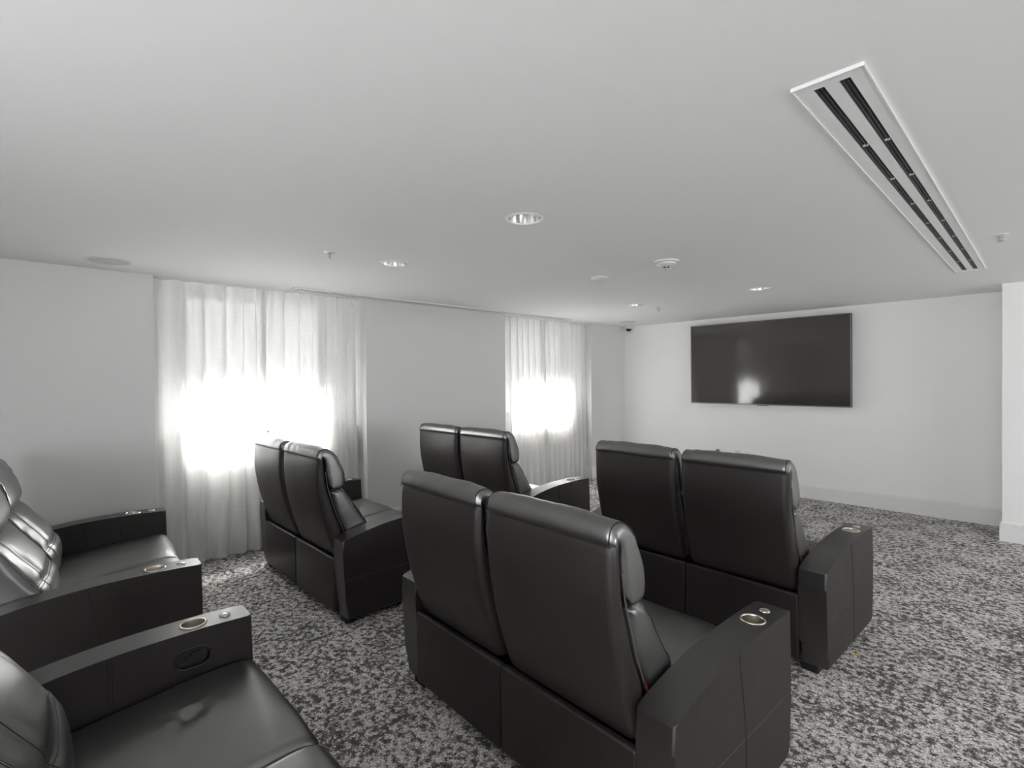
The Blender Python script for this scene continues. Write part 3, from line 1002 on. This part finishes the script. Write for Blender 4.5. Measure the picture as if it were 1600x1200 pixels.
# a scrap of yellow paper on the carpet
bm = bmesh.new()
pts = [(-0.011, -0.006, 0.001), (-0.002, -0.010, 0.007), (0.010, -0.004, 0.003), (0.012, 0.007, 0.010), (0.001, 0.010, 0.004), (-0.010, 0.006, 0.009)]
vt = [bm.verts.new(p) for p in pts]; vc = bm.verts.new((0, 0, 0.013)); vb = bm.verts.new((0, 0, 0.0005))
for k in range(6):
    bm.faces.new((vt[k], vt[(k + 1) % 6], vc)); bm.faces.new((vt[(k + 1) % 6], vt[k], vb))
o = tag(obj('paper_scrap', bm, M_yellow), 'tiny crumpled yellow scrap on the carpet beside the front row loveseat', 'litter')
o.location = (-0.746, 3.375, 0.0)

# ------------------------------------------------------------------ light
SKY, GROUND = 3.9, 3.9
w = bpy.data.worlds.new('sky')
scene.world = w
w.use_nodes = True
nt = w.node_tree
bg = nt.nodes['Background']
# pale hazy sky, with a bright lower half added to throw light up at the ceiling
tc = nt.nodes.new('ShaderNodeTexCoord')
sp = nt.nodes.new('ShaderNodeSeparateXYZ')
rp = nt.nodes.new('ShaderNodeValToRGB')
mrz = nt.nodes.new('ShaderNodeMapRange')
mrz.inputs['From Min'].default_value = -0.05; mrz.inputs['From Max'].default_value = 0.05
rp.color_ramp.elements[0].color = (GROUND * 0.995, GROUND * 0.995, GROUND, 1)
rp.color_ramp.elements[1].color = (SKY * 0.98, SKY * 0.99, SKY, 1)
nt.links.new(tc.outputs['Generated'], sp.inputs[0]); nt.links.new(sp.outputs['Z'], mrz.inputs['Value'])
nt.links.new(mrz.outputs['Result'], rp.inputs['Fac']); nt.links.new(rp.outputs['Color'], bg.inputs['Color'])
bg.inputs['Strength'].default_value = 1.0

sun = bpy.data.lights.new('sun', 'SUN')
sun.energy = 830.0
sun.angle = math.radians(0.55)
sun.color = (1.0, 0.995, 0.985)
so = bpy.data.objects.new('sun', sun); COL.objects.link(so)
so.rotation_euler = Vector((1.0, -0.18, -2.7)).to_track_quat('-Z', 'Y').to_euler()

def portal(name, x, y0, y1, z0, z1, face):
    l = bpy.data.lights.new(name, 'AREA')
    l.shape = 'RECTANGLE'; l.size = (z1 - z0); l.size_y = (y1 - y0)
    l.cycles.is_portal = True
    o = bpy.data.objects.new(name, l); COL.objects.link(o)
    o.location = (x, (y0 + y1) / 2, (z0 + z1) / 2)
    o.rotation_euler = (0, -face * PI / 2, 0)
    return o
portal('portal_near_window', XG - 0.06, WIN[0][0], WIN[0][1], SILL, HEAD, 1)
portal('portal_far_window', XG - 0.06, WIN[1][0], WIN[1][1], SILL, HEAD, 1)
portal('portal_side_fill', XR + 0.16, FILL_SIDE[0], FILL_SIDE[1], FILL_SIDE[2], FILL_SIDE[3], -1)
po = portal('portal_back_fill', 0, 0, FILL_BACK[1] - FILL_BACK[0], FILL_BACK[2], FILL_BACK[3], 1)
po.location = ((FILL_BACK[0] + FILL_BACK[1]) / 2, YB - 0.16, (FILL_BACK[2] + FILL_BACK[3]) / 2)
po.rotation_euler = (PI / 2, 0, 0); po.data.size, po.data.size_y = po.data.size_y, po.data.size

# ------------------------------------------------------------------ camera
f, th, ch, pitch, roll = 796.236, 0.8114407, 1.57861, -0.00948, -0.0089051
import os
Fh = Vector((-math.sin(th), math.cos(th), 0)); Rt = Vector((math.cos(th), math.sin(th), 0)); Z = Vector((0, 0, 1))
Fw = Fh * math.cos(pitch) + Z * math.sin(pitch)
Up = -Fh * math.sin(pitch) + Z * math.cos(pitch)
R2 = Rt * math.cos(roll) + Up * math.sin(roll)
U2 = Up * math.cos(roll) - Rt * math.sin(roll)
cam = bpy.data.cameras.new('camera')
cam.sensor_width = 36
cam.lens = 36 * f / 1600
cam.clip_start = 0.05
co = bpy.data.objects.new('camera', cam); COL.objects.link(co)
co.matrix_world = Matrix(((R2.x, U2.x, -Fw.x, 0), (R2.y, U2.y, -Fw.y, 0), (R2.z, U2.z, -Fw.z, ch), (0, 0, 0, 1)))
scene.camera = co

vs = scene.view_settings
vs.view_transform = 'Standard'
vs.look = 'None'
vs.gamma = 1
vs.use_curve_mapping = False
vs.exposure = 1.70
scene.cycles.use_denoising = True
scene.cycles.max_bounces = 12
scene.cycles.diffuse_bounces = 8
scene.cycles.transparent_max_bounces = 12
scene.cycles.sample_clamp_indirect = 8
